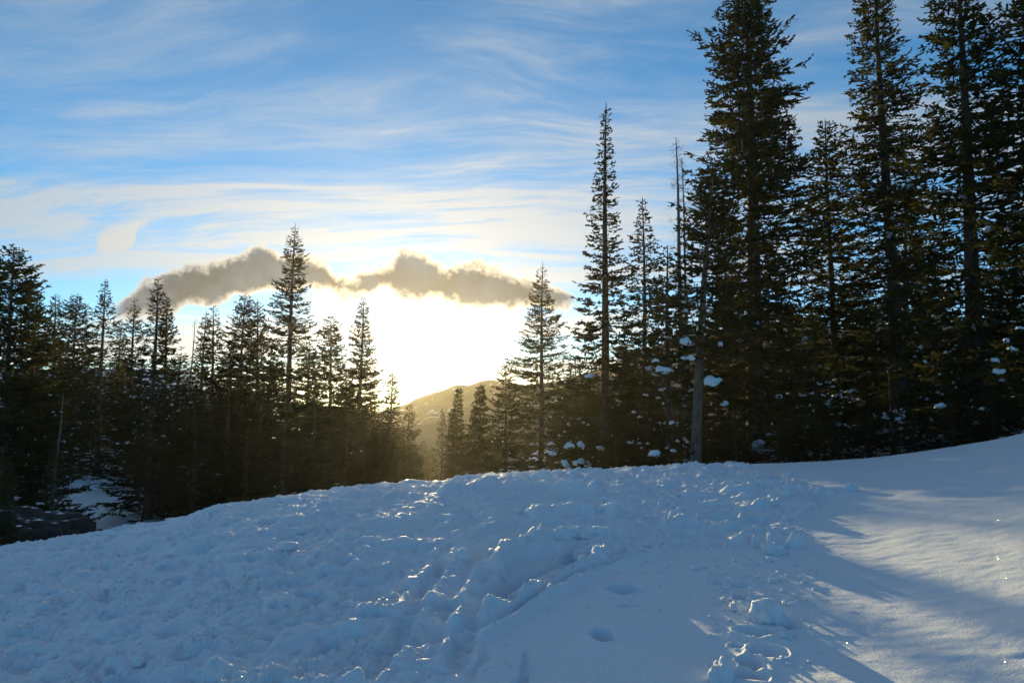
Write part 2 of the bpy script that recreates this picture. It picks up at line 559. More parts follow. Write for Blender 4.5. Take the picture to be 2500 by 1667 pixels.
def detail(x, y):
    """snow relief; x, y arrays close to the camera"""
    wx = x + 0.10 * fbm(x * 2.2 + 5, y * 2.2, 3)
    wy = y + 0.10 * fbm(x * 2.2, y * 2.2 + 11, 3)
    dist, _, _ = seg_dist(x, y, smooth_poly)
    ins = in_poly(x + 0.12 * fbm(x * 3, y * 3, 3), y + 0.12 * fbm(x * 3 + 4, y * 3, 3), smooth_full)
    rough = np.where(ins, 0.0, sstep(dist, 0.0, 0.25) * 0.7 + 0.3)
    crestY, _ = crest_of(np.clip(x / np.maximum(y, 0.5), -1.1, 1.1))
    u = x / np.maximum(y, 0.5)
    chunky = sstep(u, -0.16, -0.02) * sstep(y, 4.5, 8.0)            # churned middle of the crest
    fade = 1 - sstep(np.hypot(x, y), 17.0, 19.6)
    d = np.zeros_like(x)
    # smooth wind-packed snow
    d += 0.006 * fbm(x * 2.2 - y * 1.2, y * 5.5 + x * 2.5, 3) + 0.020 * fbm(x * 0.9, y * 0.9, 2) + 0.004 * perlin(x * 5 + y * 2, y * 9 - x * 2) + 0.0012 * fbm(x * 22, y * 30, 2)
    # trampled snow
    big = fbm(wx * 1.3, wy * 1.5, 3)
    bil = np.abs(fbm(wx * 2.9 + 3, wy * 3.4, 3, 0.55))
    pits = -np.maximum(0, fbm(wx * 2.8 + 8, wy * 3.8 + 2, 3) - 0.16)
    fine = fbm(wx * 11, wy * 13, 4, 0.6)
    finer = np.abs(fbm(wx * 26 + 1, wy * 30, 3, 0.6))
    patch = 0.35 + 0.9 * sstep(fbm(x * 1.1 + 21, y * 1.6 + 3, 3), -0.25, 0.35)
    tr = 0.06 * big + 0.085 * (bil - 0.25) + 0.23 * pits + patch * (0.028 * fine + 0.028 * (finer - 0.2))
    lumps = np.maximum(0, fbm(wx * 1.7 + 31, wy * 3.4 + 7, 4, 0.6) - 0.08)
    tr = tr * (1 - 0.45 * chunky) + chunky * (0.15 * lumps + 0.035 * np.maximum(0, fbm(wx * 8 + 2, wy * 10, 3, 0.6)))
    d += rough * tr
    # flat scraped bands and berms of the board track
    flat = hits([(1195, 1470), (1215, 1400), (1250, 1352), (1380, 1335), (1490, 1335), (1440, 1385), (1330, 1440), (1230, 1490)])
    fm = in_poly(x, y, flat) * 1.0
    fd, _, _ = seg_dist(x, y, np.vstack([flat, flat[:1]]))
    d = d * (1 - fm * sstep(fd, 0, 0.12) * 0.93) - 0.09 * fm * sstep(fd, 0, 0.10)
    def berm(pts, h, w, rgh):
        nonlocal d
        pl = hits(pts)
        dd, pos, sg = seg_dist(x + 0.05 * fbm(x * 6, y * 6, 2) * rgh, y + 0.05 * fbm(x * 6 + 3, y * 6, 2) * rgh, pl)
        ends = sstep(pos, 0, 0.06) * (1 - sstep(pos, 0.94, 1.0))
        mod = 0.72 * (1 + 0.45 * rgh * fbm(x * 3.2 + 1, y * 3.2, 3, 0.5))
        d += h * mod * np.exp(-(dd / w) ** 2) * ends
        d -= 0.4 * h * np.exp(-((dd - 2.0 * w) / w) ** 2) * ends * (sg > 0)
    berm([(1165, 1572), (1290, 1492), (1400, 1436), (1500, 1385), (1640, 1345)], 0.075, 0.055, 0.4)
    berm([(1165, 1515), (1250, 1478), (1330, 1448), (1420, 1402), (1490, 1350)], 0.165, 0.10, 1.2)
    berm([(1210, 1462), (1300, 1410), (1390, 1368), (1440, 1345)], 0.075, 0.07, 0.4)
    berm([(1205, 1400), (1235, 1345), (1330, 1318), (1430, 1308), (1560, 1315)], 0.15, 0.10, 1.0)
    berm([(1120, 1560), (1150, 1470), (1185, 1380), (1215, 1330)], 0.105, 0.08, 1.2)
    berm([(1290, 1262), (1400, 1252), (1520, 1262)], 0.18, 0.16, 1.2)
    berm([(1060, 1206), (1180, 1192), (1330, 1196), (1480, 1210)], 0.195, 0.22, 1.2)
    berm([(1760, 1205), (1880, 1192), (1990, 1205), (2070, 1197)], 0.11, 0.14, 1.2)
    berm([(1790, 1252), (1900, 1232), (2010, 1238)], 0.09, 0.09, 0.8)
    berm([(1620, 1275), (1760, 1288), (1870, 1300)], 0.09, 0.10, 1.0)
    def pit(px, py, rx, ry, dep, rot=0.0, rim=0.25):
        nonlocal d
        c = hit(px, py)
        ax, ay = x - c[0], y - c[1]
        cr, sr = math.cos(rot), math.sin(rot)
        bx, by = (ax * cr + ay * sr) / rx, (-ax * sr + ay * cr) / ry
        rr = np.hypot(bx, by) * (1 + 0.35 * fbm(x * 7 + px, y * 7, 2))
        d += -1.6 * dep * np.exp(-rr ** 6) + rim * dep * np.exp(-((rr - 1.35) / 0.3) ** 2)
    pit(1522, 1437, 0.12, 0.14, 0.09, 0.4, 0.12)
    pit(1470, 1550, 0.07, 0.11, 0.06, 0.1, 0.12)
    pit(1280, 1655, 0.03, 0.40, 0.018, -0.05, 0.3)
    pit(1262, 1667, 0.03, 0.22, 0.015, -0.5, 0.3)
    def groove(pts, w, dep):
        nonlocal d
        dd, pos, sg = seg_dist(x, y, hits(pts))
        d += (-dep * np.exp(-(dd / w) ** 4) + 0.3 * dep * np.exp(-((dd - 1.7 * w) / (0.5 * w)) ** 2)) * sstep(pos, 0, 0.05) * (1 - sstep(pos, 0.95, 1))
    groove([(1225, 1488), (1330, 1420), (1500, 1330)], 0.05, 0.06)
    groove([(1205, 1440), (1300, 1385), (1430, 1325)], 0.06, 0.06)
    groove([(1245, 1505), (1370, 1430), (1545, 1335)], 0.035, 0.05)
    groove([(1110, 1640), (1150, 1500), (1190, 1380), (1225, 1320)], 0.07, 0.06)
    groove([(900, 1667), (1010, 1480), (1090, 1360)], 0.06, 0.05)
    for (px, py, rx, ry, dep) in [(1810, 1460, .06, .07, .06), (1790, 1480, .05, .05, .05), (1890, 1468, .13, .10, .08), (1850, 1545, .12, .09, .06), (1925, 1530, .05, .05, .03),
                                  (1870, 1592, .09, .11, .07), (1835, 1622, .07, .10, .06), (1830, 1652, .09, .08, .06), (1800, 1578, .04, .04, .03), (1750, 1420, .06, .06, .03),
                                  (1810, 1425, .09, .07, .03), (1770, 1440, .05, .05, .02), (1845, 1275, .30, .22, .09), (1770, 1268, .2, .16, .06), (1960, 1195, .35, .2, .07)]:
        pit(px, py, rx, ry, dep)
    return d * fade

nf = len(AZ_F)
msk = R[:nf] < 19.8
dz = np.zeros_like(GZ)
sub = np.zeros(msk.sum())
sub = detail(GX[:nf][msk], GY[:nf][msk])
tmp = np.zeros_like(R[:nf]); tmp[msk] = sub
edge = sstep(np.abs(A[:nf]), math.radians(47), math.radians(46))
tmp *= edge * sstep(R[:nf], 1.2, 3.0)
dz[:nf] = tmp
far = sstep(R, 18, 28)
dz += far * (0.35 * fbm(GX * 0.16, GY * 0.16, 4)) * (1 - sstep(R, 200, 900)) + 0.06 * fbm(GX * 0.7, GY * 0.7, 3) * far * (1 - sstep(R, 60, 150))
GZ2 = GZ + dz
na, nr = A.shape
V = np.stack([GX, GY, GZ2], -1).reshape(-1, 3)
ii, jj = np.meshgrid(np.arange(na), np.arange(nr - 1), indexing='ij')
i2 = (ii + 1) % na
Q = np.stack([ii * nr + jj, i2 * nr + jj, i2 * nr + jj + 1, ii * nr + jj + 1], -1).reshape(-1, 4)[:, ::-1]
V = np.vstack([V, [[0, 0, float(ground(0.0, 0.01))]]])
ci_ = len(V) - 1
me = mesh_np('snow_ground', V, Q, SNOW, smooth=True)
og = link('snow_ground', me)
tag(og, 'snow covered ridge and slopes with trampled and smooth snow', kind='structure')
# small fan that closes the sheet under the camera
k = np.arange(na)
fan_v = np.vstack([V[k * nr], V[ci_][None]])
fan_f = np.stack([k, np.full(na, na), (k + 1) % na], -1)
tag(link('snow_ground_underfoot', mesh_np('snow_ground_underfoot', fan_v, fan_f, SNOW, smooth=True)), 'snow under the standpoint', kind='structure')

def gz(x, y):
    z = ground(np.array([x]), np.array([y]))
    if math.hypot(x, y) < 19.8:
        z = z + detail(np.array([x, x]), np.array([y, y]))[:1] * sstep(np.hypot(x, y), 1.2, 3.0)
    return float(z[0])

# ------------------------------------------------------------------ hills and mountain
def ridge(name, prof, Yu, Yv, base_ratio, mat, label, rough, seed, base_drop=0.0):
    prof = np.array(prof, float)
    px = np.linspace(prof[0, 0], prof[-1, 0], 320)
    py = np.interp(px, prof[:, 0], prof[:, 1])
    u = (px - 1250) / F
    Y = np.interp(u, Yu, Yv)
    b = -(py - 833.5) / F
    top = EYE + Y * (SP + b * CP) / (CP - b * SP)
    ts = np.concatenate([np.linspace(0, 1, 40), np.linspace(1.04, 1.6, 10)])
    Vs = []
    for t in ts:
        yy = Y * (base_ratio + (1 - base_ratio) * t)
        x = u * yy
        gb = ground(x, yy) - 3.0 - base_drop
        if t <= 1:
            prof_t = t ** 0.9
        else:
            prof_t = 1 - (t - 1) * 1.2
        z = gb + (top - gb) * prof_t
        amp = rough * (top - gb) * (1 - abs(1 - min(t, 1)) ** 4) * np.clip(t * 3, 0, 1) * (0.28 if abs(t - 1) < 0.03 else 1)
        z = z + amp * fbm(x * 0.028 + seed, yy * 0.028 + u * 6, 5, 0.55)
        Vs.append(np.stack([x, yy, z], -1))
    Vs = np.array(Vs)
    nt_, nx = Vs.shape[:2]
    ii, jj = np.meshgrid(np.arange(nt_ - 1), np.arange(nx - 1), indexing='ij')
    Q = np.stack([ii * nx + jj, ii * nx + jj + 1, (ii + 1) * nx + jj + 1, (ii + 1) * nx + jj], -1).reshape(-1, 4)
    o = link(name, mesh_np(name, Vs.reshape(-1, 3), Q, mat, smooth=True))
    tag(o, label, kind='structure')
    return o

ridge('mountain', [(-900, 900), (-300, 940), (300, 960), (700, 985), (930, 1004), (1000, 986), (1045, 967), (1085, 956), (1110, 944), (1122, 941), (1145, 943), (1165, 935), (1190, 928), (1205, 927),
                   (1225, 934), (1290, 945), (1370, 930), (1450, 905), (1600, 850), (1780, 802), (1900, 786), (1960, 792), (2100, 806), (2300, 786), (2600, 760), (3200, 780)],
      [-1.3, -0.1, 0.05, 0.40, 1.2], [300, 330, 310, 255, 235], 0.55, hill_material('mountain_slopes', 0.86),
      'hazy mountain ridge rising to the right of the low sun', 0.16, 3.0)
ridge('forested_hill', [(300, 1100), (800, 1075), (960, 1050), (1040, 1032), (1085, 1020), (1130, 1012), (1250, 1004), (1400, 1000), (1700, 990), (2400, 985)],
      [-0.6, 1.0], [175, 160], 0.65, hill_material('forested_slopes', 1.02), 'lower wooded hill in front of the hazy mountain', 0.12, 9.0)

# ------------------------------------------------------------------ conifers
def spindles(Aa, Bb, r, k=0.38):
    n = len(Aa)
    ax = Bb - Aa
    L = np.linalg.norm(ax, axis=1, keepdims=True) + 1e-9
    ax = ax / L
    ref = np.where(np.abs(ax[:, 2:3]) > 0.9, [[1.0, 0, 0]], [[0, 0, 1.0]])
    e1 = np.cross(ax, ref); e1 /= np.linalg.norm(e1, axis=1, keepdims=True) + 1e-9
    e2 = np.cross(ax, e1)
    mid = Aa + (Bb - Aa) * k
    r = np.asarray(r).reshape(-1, 1)
    vs = [Aa]
    for a in (0.3, 0.3 + 2.094, 0.3 + 4.189):
        vs.append(mid + r * (e1 * math.cos(a) + e2 * math.sin(a)))
    vs.append(Bb)
    V = np.stack(vs, 1).reshape(-1, 3)
    t = np.array([[0, 2, 1], [0, 3, 2], [0, 1, 3], [4, 1, 2], [4, 2, 3], [4, 3, 1]])
    Fc = (np.arange(n)[:, None, None] * 5 + t[None]).reshape(-1, 3)
    return V, Fc

def shoots(Aa, Bb, r, rs):
    n = len(Aa)
    ax = Bb - Aa
    ax = ax / (np.linalg.norm(ax, axis=1, keepdims=True) + 1e-9)
    e = np.cross(ax, rs.normal(0, 1, (n, 3)))
    e /= np.linalg.norm(e, axis=1, keepdims=True) + 1e-9
    up = np.cross(ax, e)
    mid = Aa + (Bb - Aa) * 0.5
    r = np.asarray(r).reshape(-1, 1)
    V = np.stack([Aa, mid + e * r, mid - e * r, Bb + up * r * 0.4], 1).reshape(-1, 3)
    Fc = (np.arange(n)[:, None, None] * 4 + np.array([[0, 2, 1], [1, 2, 3]])[None]).reshape(-1, 3)
    return V, Fc

def tube(pts, rads, sides=8):
    pts = np.asarray(pts, float)
    n = len(pts)
    a = np.linspace(0, 2 * np.pi, sides, endpoint=False)
    V = []
    for i in range(n):
        V.append(np.stack([pts[i, 0] + rads[i] * np.cos(a), pts[i, 1] + rads[i] * np.sin(a), np.full(sides, pts[i, 2])], -1))
    V = np.vstack(V + [pts[-1:] + [[0, 0, rads[-1]]]])
    Fc = []
    for i in range(n - 1):
        for j in range(sides):
            b, c = i * sides + j, i * sides + (j + 1) % sides
            Fc += [(b, c, c + sides), (b, c + sides, b + sides)]
    for j in range(sides):
        Fc.append(((n - 1) * sides + j, (n - 1) * sides + (j + 1) % sides, n * sides))
    return V, np.array(Fc)

class Conifer:
    """geometry of one conifer, base at the origin"""
    def __init__(self, H, w, seed, near=True, pw=0.85, h0=0.06, lean=(0, 0), droop=1.0, dens=1.0, full=0.72, sag=None, extra=(), tr=None, whorl=None, dead_low=0.0, irregular=0.3):
        rs = np.random.RandomState(seed)
        self.H, self.w = H, w
        # trunk
        tz = np.linspace(0, 1, 16)
        r0 = tr if tr else 0.011 * H + 0.05
        wob = 0.012 * H
        ph = rs.rand(2) * 6
        self.trunk_pts = np.stack([lean[0] * tz + wob * 0.5 * np.sin(tz * 4 + ph[0]) - wob * 0.5 * math.sin(ph[0]), lean[1] * tz + wob * 0.5 * np.sin(tz * 4 + ph[1]) - wob * 0.5 * math.sin(ph[1]), tz * H], -1)
        off = self.trunk_pts[-1, :2] - np.array(lean)
        self.trunk_pts[:, :2] -= off[None] * tz[:, None]
        self.trunk_r = r0 * (1 - tz) ** 0.85 * (1 + 0.5 * np.exp(-tz * 40)) + 0.012
        self.trunk = tube(self.trunk_pts, self.trunk_r, 9)
        def axis(h):
            return np.stack([np.interp(h, tz, self.trunk_pts[:, 0]), np.interp(h, tz, self.trunk_pts[:, 1]), h * H], -1)
        # whorls
        ws = whorl if whorl else (0.26 if near else 0.34)
        hs = []
        z = h0 * H
        while z < H * 0.985:
            f = z / H
            nb = rs.randint(6, 10) if f < 0.93 else rs.randint(4, 6)
            nb = max(2, int(round(nb * dens)))
            a0 = rs.rand() * 6.28
            for q in range(nb):
                hs.append((z + rs.normal(0, 0.07), a0 + q * 6.283 / nb + rs.normal(0, 0.3), rs.rand()))
            z += ws * (0.55 + 0.65 * (1 - f)) * rs.uniform(0.75, 1.25)
        hs = np.array(hs)
        h = np.clip(hs[:, 0] / H, 0.01, 0.992)
        top = 1 - h
        R = w * np.minimum(1.0, top / min(1.0, full + 0.08)) ** (pw + 0.18)
        R *= np.clip(1 - (h0 + 0.10 - h) * 2.0, 0.6, 1)
        # uneven outline: tiers by height and side
        azm = hs[:, 1]
        ir = 1 + irregular * np.sin(h * H * 1.1 + ph[0] + 1.7 * np.sin(azm + ph[1])) * 0.6
        L = R * (0.55 + 0.57 * hs[:, 2] ** 0.6) * ir * np.where(rs.rand(len(hs)) < 0.10, 1.22, 1.0) + 0.06
        keep = rs.rand(len(h)) > 0.06
        h, azm, L, top = h[keep], azm[keep], L[keep], top[keep]
        e0 = np.interp(top, [0, 0.1, 0.3, 0.6, 1.0], [0.62, 0.28, 0.03, -0.14, -0.27]) * np.where(True, 1, 1) + rs.normal(0, 0.12, len(h))
        e0 = e0 - (droop - 1) * 0.25
        cv = np.interp(top, [0, 0.2, 1], [0.15, 0.20, 0.26]) + rs.normal(0, 0.06, len(h))
        base = axis(h)
        if len(extra):
            ex = np.array(extra, float)
            eh = np.clip((ex[:, 2] + 0.25) / H, 0.02, 0.98)
            eb = axis(eh)
            dxy = ex[:, :2] - eb[:, :2]
            el_ = np.hypot(*dxy.T) * 1.12 + 0.02
            h = np.concatenate([h, eh]); azm = np.concatenate([azm, np.arctan2(dxy[:, 0], dxy[:, 1])])
            L = np.concatenate([L, el_]); top = 1 - h
            e_ = (ex[:, 2] - eb[:, 2]) / el_ - 0.12
            e0 = np.concatenate([e0, e_]); cv = np.concatenate([cv, np.full(len(ex), 0.12)])
            base = np.vstack([base, eb])
        nB = len(h)
        self.nB = nB
        hd = np.stack([np.sin(azm), np.cos(azm), np.zeros(nB)], -1)
        lat = np.stack([hd[:, 1], -hd[:, 0], np.zeros(nB)], -1)
        side_bend = rs.normal(0, 0.10, nB)
        def bp_(i, s):
            s = s[:, None]
            l = L[i][:, None]
            p = base[i] + hd[i] * (l * s) + lat[i] * (l * side_bend[i][:, None] * s * s)
            p[:, 2:3] += l * (np.tan(np.clip(e0[i], -1.1, 1.1))[:, None] * s + cv[i][:, None] * s * s)
            return p
        self.bp = bp_; self.h, self.L, self.azm = h, L, azm
        parts = []
        # woody axes
        for (s0, s1, kk) in ((0, .34, .9), (.34, .67, .6), (.67, 1.0, .35)):
            i = np.arange(nB)
            parts.append((*spindles(bp_(i, np.full(nB, s0)), bp_(i, np.full(nB, s1)), (0.006 + 0.008 * L) * kk + 0.003, 0.2), 1))
        # twigs
        sp = (0.088 if near else 0.105) / max(dens, 0.5) ** 0.3
        nt_ = np.maximum(2, (L / sp * 1.0).astype(int))
        i = np.repeat(np.arange(nB), nt_)
        s = rs.rand(len(i)) ** 0.8 * 0.9 + 0.08
        P0 = bp_(i, s)
        P1 = bp_(i, np.minimum(s + 0.02, 1.02))
        T = P1 - P0; T /= np.linalg.norm(T, axis=1, keepdims=True) + 1e-9
        sg = np.where(rs.rand(len(i)) < 0.5, -1.0, 1.0)[:, None]
        a = rs.uniform(0.55, 1.15, len(i))[:, None]
        dirs = T * np.cos(a) + lat[i] * sg * np.sin(a)
        dirs[:, 2] += rs.normal(-0.10 * droop, 0.16, len(i))
        dirs /= np.linalg.norm(dirs, axis=1, keepdims=True)
        tl = (0.13 + 0.42 * L[i] * (1.02 - s) * (0.4 + 0.6 * np.minimum(1, s * 3))) * rs.uniform(0.6, 1.25, len(i))
        tl = np.clip(tl, 0.09, 0.60)
        if near:
            parts.append((*shoots(P0, P0 + dirs * tl[:, None], 0.030 + 0.016 * rs.rand(len(i)), rs), 0))
            nsh = np.maximum(1, (tl / 0.085).astype(int))
            j = np.repeat(np.arange(len(i)), nsh)
            q = rs.rand(len(j)) * 0.85 + 0.1
            S0 = P0[j] + dirs[j] * (tl[j] * q)[:, None]
            dv = dirs[j] * 0.85 + rs.normal(0, 0.36, (len(j), 3))
            dv[:, 2] += 0.04
            dv /= np.linalg.norm(dv, axis=1, keepdims=True)
            sl = rs.uniform(0.08, 0.16, len(j))
            parts.append((*shoots(S0, S0 + dv * sl[:, None], 0.024 + 0.016 * rs.rand(len(j)), rs), 0))
        else:
            parts.append((*shoots(P0, P0 + dirs * tl[:, None], 0.036 + 0.022 * rs.rand(len(i)), rs), 0))
            j = np.arange(len(i))[rs.rand(len(i)) < 0.55]
            q = rs.rand(len(j)) * 0.6 + 0.2
            S0 = P0[j] + dirs[j] * (tl[j] * q)[:, None]
            dv = dirs[j] * 0.8 + rs.normal(0, 0.35, (len(j), 3))
            dv /= np.linalg.norm(dv, axis=1, keepdims=True)
            parts.append((*shoots(S0, S0 + dv * rs.uniform(0.12, 0.24, len(j))[:, None], np.full(len(j), 0.034), rs), 0))
        # tips of the boughs
        i = np.arange(nB)
        P0, P1 = bp_(i, np.full(nB, 0.86)), bp_(i, np.full(nB, 1.05))
        parts.append((*spindles(P0, P1, np.full(nB, 0.028 if near else 0.036), 0.5), 0))
        # leader
        tipz = axis(np.array([0.985]))
        parts.append((*spindles(tipz - [[0, 0, 0.012 * H]], tipz + [[0, 0, 0.022 * H]], np.array([0.03]), 0.3), 0))
        Vs, Fs, Ms = [], [], []
        o_ = 0
        for v, f, mt in parts:
            Vs.append(v); Fs.append(f + o_); Ms.append(np.full(len(f), mt)); o_ += len(v)
        self.crown = (np.vstack(Vs), np.vstack(Fs), np.concatenate(Ms))

# blobs of snow: three shared shapes
def blob(name, seed, sub=2, flat=0.5, lump=0.35, freq=1.6, mat=SNOW_PLAIN):
    import bmesh
    bm = bmesh.new()
    bmesh.ops.create_icosphere(bm, subdivisions=sub, radius=1.0)
    from mathutils import noise as mn
    o = Vector((seed * 3.7, seed * 1.3, seed * 2.1))
    for v in bm.verts:
        c = v.co.copy()
        k = 1 + lump * mn.fractal(c * freq + o, 1.0, 2.0, 4)
        v.co = c * k
        v.co.z *= flat if v.co.z > 0 else flat * 0.45
    m_ = bpy.data.meshes.new(name)
    bm.to_mesh(m_); bm.free()
    for p in m_.polygons: p.use_smooth = True
    m_.materials.append(mat)
    return m_
CLUMP = [blob('snow_clump', s_, 3, 0.75, 0.75, 1.15) for s_ in range(4)]

FILL = []
def fill_source(k):
    c = Conifer(10.0, 1.9, 900 + k, near=False, pw=0.55, full=0.75, h0=0.0, dens=1.25, whorl=0.32)
    return c, mesh_np('trunk', *c.trunk, BARK, smooth=True), mesh_np('crown', c.crown[0], c.crown[1], [NEEDLES, BARK], c.crown[2])
def place_conifer(px_top, py_top, px_base, Y, wpx, label, seed, name='spruce_tree', group=None, cat='tree', near=None, clumps=0, clump_px=(), dust=0, csize=(0.07, 0.15), src=None, bark=None, **kw):
    """px_top/py_top: tip in photograph pixels, at forward distance Y; wpx half width of the crown in the same pixels"""
    near = (Y < 34) if near is None else near
    tip = at(px_top, py_top, Y)
    bx = (px_base - 1250) / F * Y
    zb = float(ground(np.array([bx]), np.array([Y]))[0]) - 0.25
    if px_top < 1000:
        kw['dens'] = kw.get('dens', 1.0) * 1.12
    if src is None:
        H = tip[2] - zb
        ex = []
        for (cx, cy_, cw, dY) in clump_px:
            p = at(cx, cy_, Y - dY)
            ex.append((p[0] - bx, p[1] - Y, p[2] - zb - 0.06))
        c = Conifer(H, (1.2 if px_top > 1000 else 1.32) * wpx / F * Y, seed, near=near, lean=(tip[0] - bx, 0.0), extra=ex, **kw)
        tm = mesh_np('trunk', *c.trunk, bark or BARK, smooth=True)
        cm = mesh_np('crown', c.crown[0], c.crown[1], [NEEDLES, BARK], c.crown[2])
    else:
        if not FILL:
            FILL.extend(fill_source(k) for k in range(6))
        c, tm, cm = FILL[src % 6]
        ex = []
    root = empty(name, (bx, Y, zb))
    tag(root, label, cat, group)
    link('trunk', tm, root)
    link('crown', cm, root)
    rs = np.random.RandomState(seed + 500)
    if src is not None:
        sw_ = 1.35 * wpx / F * Y / 1.9
        root.scale = (sw_, sw_, (tip[2] - zb) / 10.0)
        root.rotation_euler = (0, 0, rs.rand() * 6.283)
    k = 0
    for (cx, cy_, cw, dY), e in zip(clump_px, ex):
        o = link('snow_clump', CLUMP[k % 4], root, (e[0], e[1], e[2] + 0.03))
        sc_ = cw / F * (Y - dY) * 0.42
        o.scale = (sc_ * 0.95, sc_ * 0.8, sc_ * 0.9); o.rotation_euler = (rs.normal(0, 0.2), rs.normal(0, 0.28), rs.rand() * 6); k += 1
    cand = np.where((c.h < 0.55) & (np.cos(c.azm) < 0.35) & (c.L > 0.5))[0]
    if clumps and len(cand):
        for b in rs.choice(cand, min(clumps, len(cand)), replace=False):
            s_ = np.array([rs.uniform(0.55, 0.95)])
            p = c.bp(np.array([b]), s_)[0]
            o = link('snow_clump', CLUMP[rs.randint(4)], root, (p[0], p[1], p[2] + 0.02))
            z_ = rs.uniform(*csize)
            o.scale = (z_ * rs.uniform(0.7, 1.3), z_, z_ * 0.8)
            o.rotation_euler = (rs.normal(0, 0.25), rs.normal(0, 0.25), rs.rand() * 6)
    if dust and len(cand):
        bsel = rs.choice(cand, dust)
        s_ = rs.uniform(0.4, 1.0, dust)
        p = c.bp(bsel, s_)
        p[:, 2] += 0.03
        rr = rs.uniform(0.035, 0.10, dust) * (1 if near else 1.5)
        hd = np.stack([np.sin(c.azm[bsel]), np.cos(c.azm[bsel]), np.zeros(dust)], -1)
        v, f = spindles(p - hd * rr[:, None] * 1.3, p + hd * rr[:, None] * 1.3 + [[0, 0, -0.02]], rr * 0.8, 0.5)
        v[:, 2] = v[:, 2]
        o = link('snow_dusting', mesh_np('snow_dusting', v, f, SNOW_PLAIN, smooth=True), root)
        o['kind'] = 'stuff'
    return root, c

# ---- right hand wood, near
PC = place_conifer
MARKS = [(-200, 'frame edge'), (34, 'left edge spruce'), (136, 'ragged spruce'), (189, 'blunt topped spruce'), (257, 'grey spire spruce'), (329, 'slim spruce'), (386, 'dark twin spruces'),
         (475, 'thin dead snag'), (521, 'layered pointed spruce'), (599, 'bushy topped spruce'), (721, 'tallest left spruce'), (808, 'golden edged spruce'), (888, 'see through spruce'),
         (960, 'glowing spruce'), (1000, 'golden lit spruce'), (1174, 'mountain gap'), (1325, 'lone broad spruce'), (1480, 'tall thin spire'), (1568, 'slender spruce'), (1650, 'dead grey snag'), (1735, 'leaning pale trunk'),
         (1830, 'huge dense spruce'), (2020, 'medium knobby spruce'), (2165, 'forked giant'), (2360, 'bare trunked giant'), (2700, 'right frame edge')]
RANK = ['tallest'] + [w_ + ' tallest' for w_ in ('second', 'third', 'fourth', 'fifth', 'sixth', 'seventh', 'eighth', 'ninth', 'tenth')]
def crowd_labels(lst):
    gaps = {}
    for q, t in enumerate(lst):
        k = max(i for i, mk in enumerate(MARKS) if mk[0] <= t[0])
        gaps.setdefault(k, []).append(q)
    out = {}
    for k, ids in gaps.items():
        a, b = MARKS[k][1], MARKS[k + 1][1]
        for r_, q in enumerate(sorted(ids, key=lambda q: lst[q][1])):
            out[q] = ('dark spruce crowded in between the %s and the %s' % (a, b)) if len(ids) == 1 else ('%s dark spruce between the %s and the %s' % (RANK[r_], a, b))
    return out
PC(1325, 640, 1318, 45, 115, 'dark spruce with broad lower boughs standing alone right of the low sun', 11, pw=0.75, full=0.8, near=True, dust=40, clumps=6, h0=0.03, whorl=0.42)
PC(1480, 252, 1468, 26, 118, 'tall thin spire spruce left of the dead grey snag', 12, pw=1.05, full=0.95, h0=0.05, dust=25, dens=0.9, tr=0.20,
   clump_px=[(1440, 918, 26, 1.2), (1390, 1088, 30, 1.5), (1418, 1086, 26, 1.4), (1465, 1092, 22, 1.0), (1380, 1132, 30, 1.6), (1412, 1128, 34, 1.5), (1436, 1134, 20, 1.5), (1348, 1106, 26, 1.4)])
PC(1568, 482, 1570, 28, 108, 'slender open spruce between the tall spire and the dead snag', 13, pw=0.8, full=0.8, h0=0.05, dens=0.75, dust=25, clumps=4, tr=0.13)
PC(1742, 400, 1690, 21, 105, 'leaning spruce with pale bare lower trunk and snow clumps on its boughs', 14, pw=0.6, full=0.5, h0=0.40, dens=1.0, tr=0.175, bark=BARK_PALE, clumps=5, dust=20,
   clump_px=[(1679, 835, 42, 0.9), (1620, 903, 40, 1.1), (1740, 932, 46, 0.6), (1687, 872, 24, 0.9), (1759, 838, 16, 0.8), (1641, 1030, 18, 0.9), (1597, 1108, 34, 1.3), (1644, 1098, 16, 1.0), (1600, 880, 22, 1.0)])
PC(1815, -60, 1842, 23, 122, 'huge dense spruce reaching past the top edge, left of the other giants', 15, pw=0.42, full=0.36, h0=0.05, dens=1.12, tr=0.33, clumps=6, dust=40, irregular=0.4,
   clump_px=[(1850, 1088, 50, 1.4), (1870, 1098, 40, 1.5), (1770, 985, 20, 1.0)])
PC(2015, 292, 2035, 27, 82, 'medium spruce with knobby tip between the two giant spruces', 16, pw=0.5, full=0.5, h0=0.08, dust=40, clumps=7, tr=0.17)
PC(2135, -90, 2192, 24, 112, 'giant spruce with thin top and forked leader, trunk showing through', 17, pw=0.50, full=0.48, h0=0.06, dens=0.85, tr=0.27, dust=110, clumps=10)
PC(2335, -110, 2380, 20, 122, 'giant spruce with bare trunk visible beside the right edge', 18, pw=0.38, full=0.38, h0=0.05, dens=0.9, tr=0.26, dust=110, clumps=12,
   clump_px=[(2295, 990, 30, 1.2), (2310, 1075, 26, 1.2)])
PC(2560, -160, 2560, 17.5, 160, 'dense bluish spruce cut off by the right edge', 19, pw=0.45, full=0.45, h0=0.05, dens=1.0, tr=0.24, dust=130, clumps=14,
   clump_px=[(2430, 880, 26, 1.2), (2440, 905, 30, 1.2), (2470, 850, 22, 1.0), (2490, 800, 22, 1.0), (2455, 830, 20, 1.0)])
PC(2212, 398, 2215, 34, 85, 'smaller spruce peeping between the two giants near the right edge', 20, pw=0.7, full=0.7, near=True, dust=40, clumps=6)
GR = 'young spruces under the tall trees on the right'
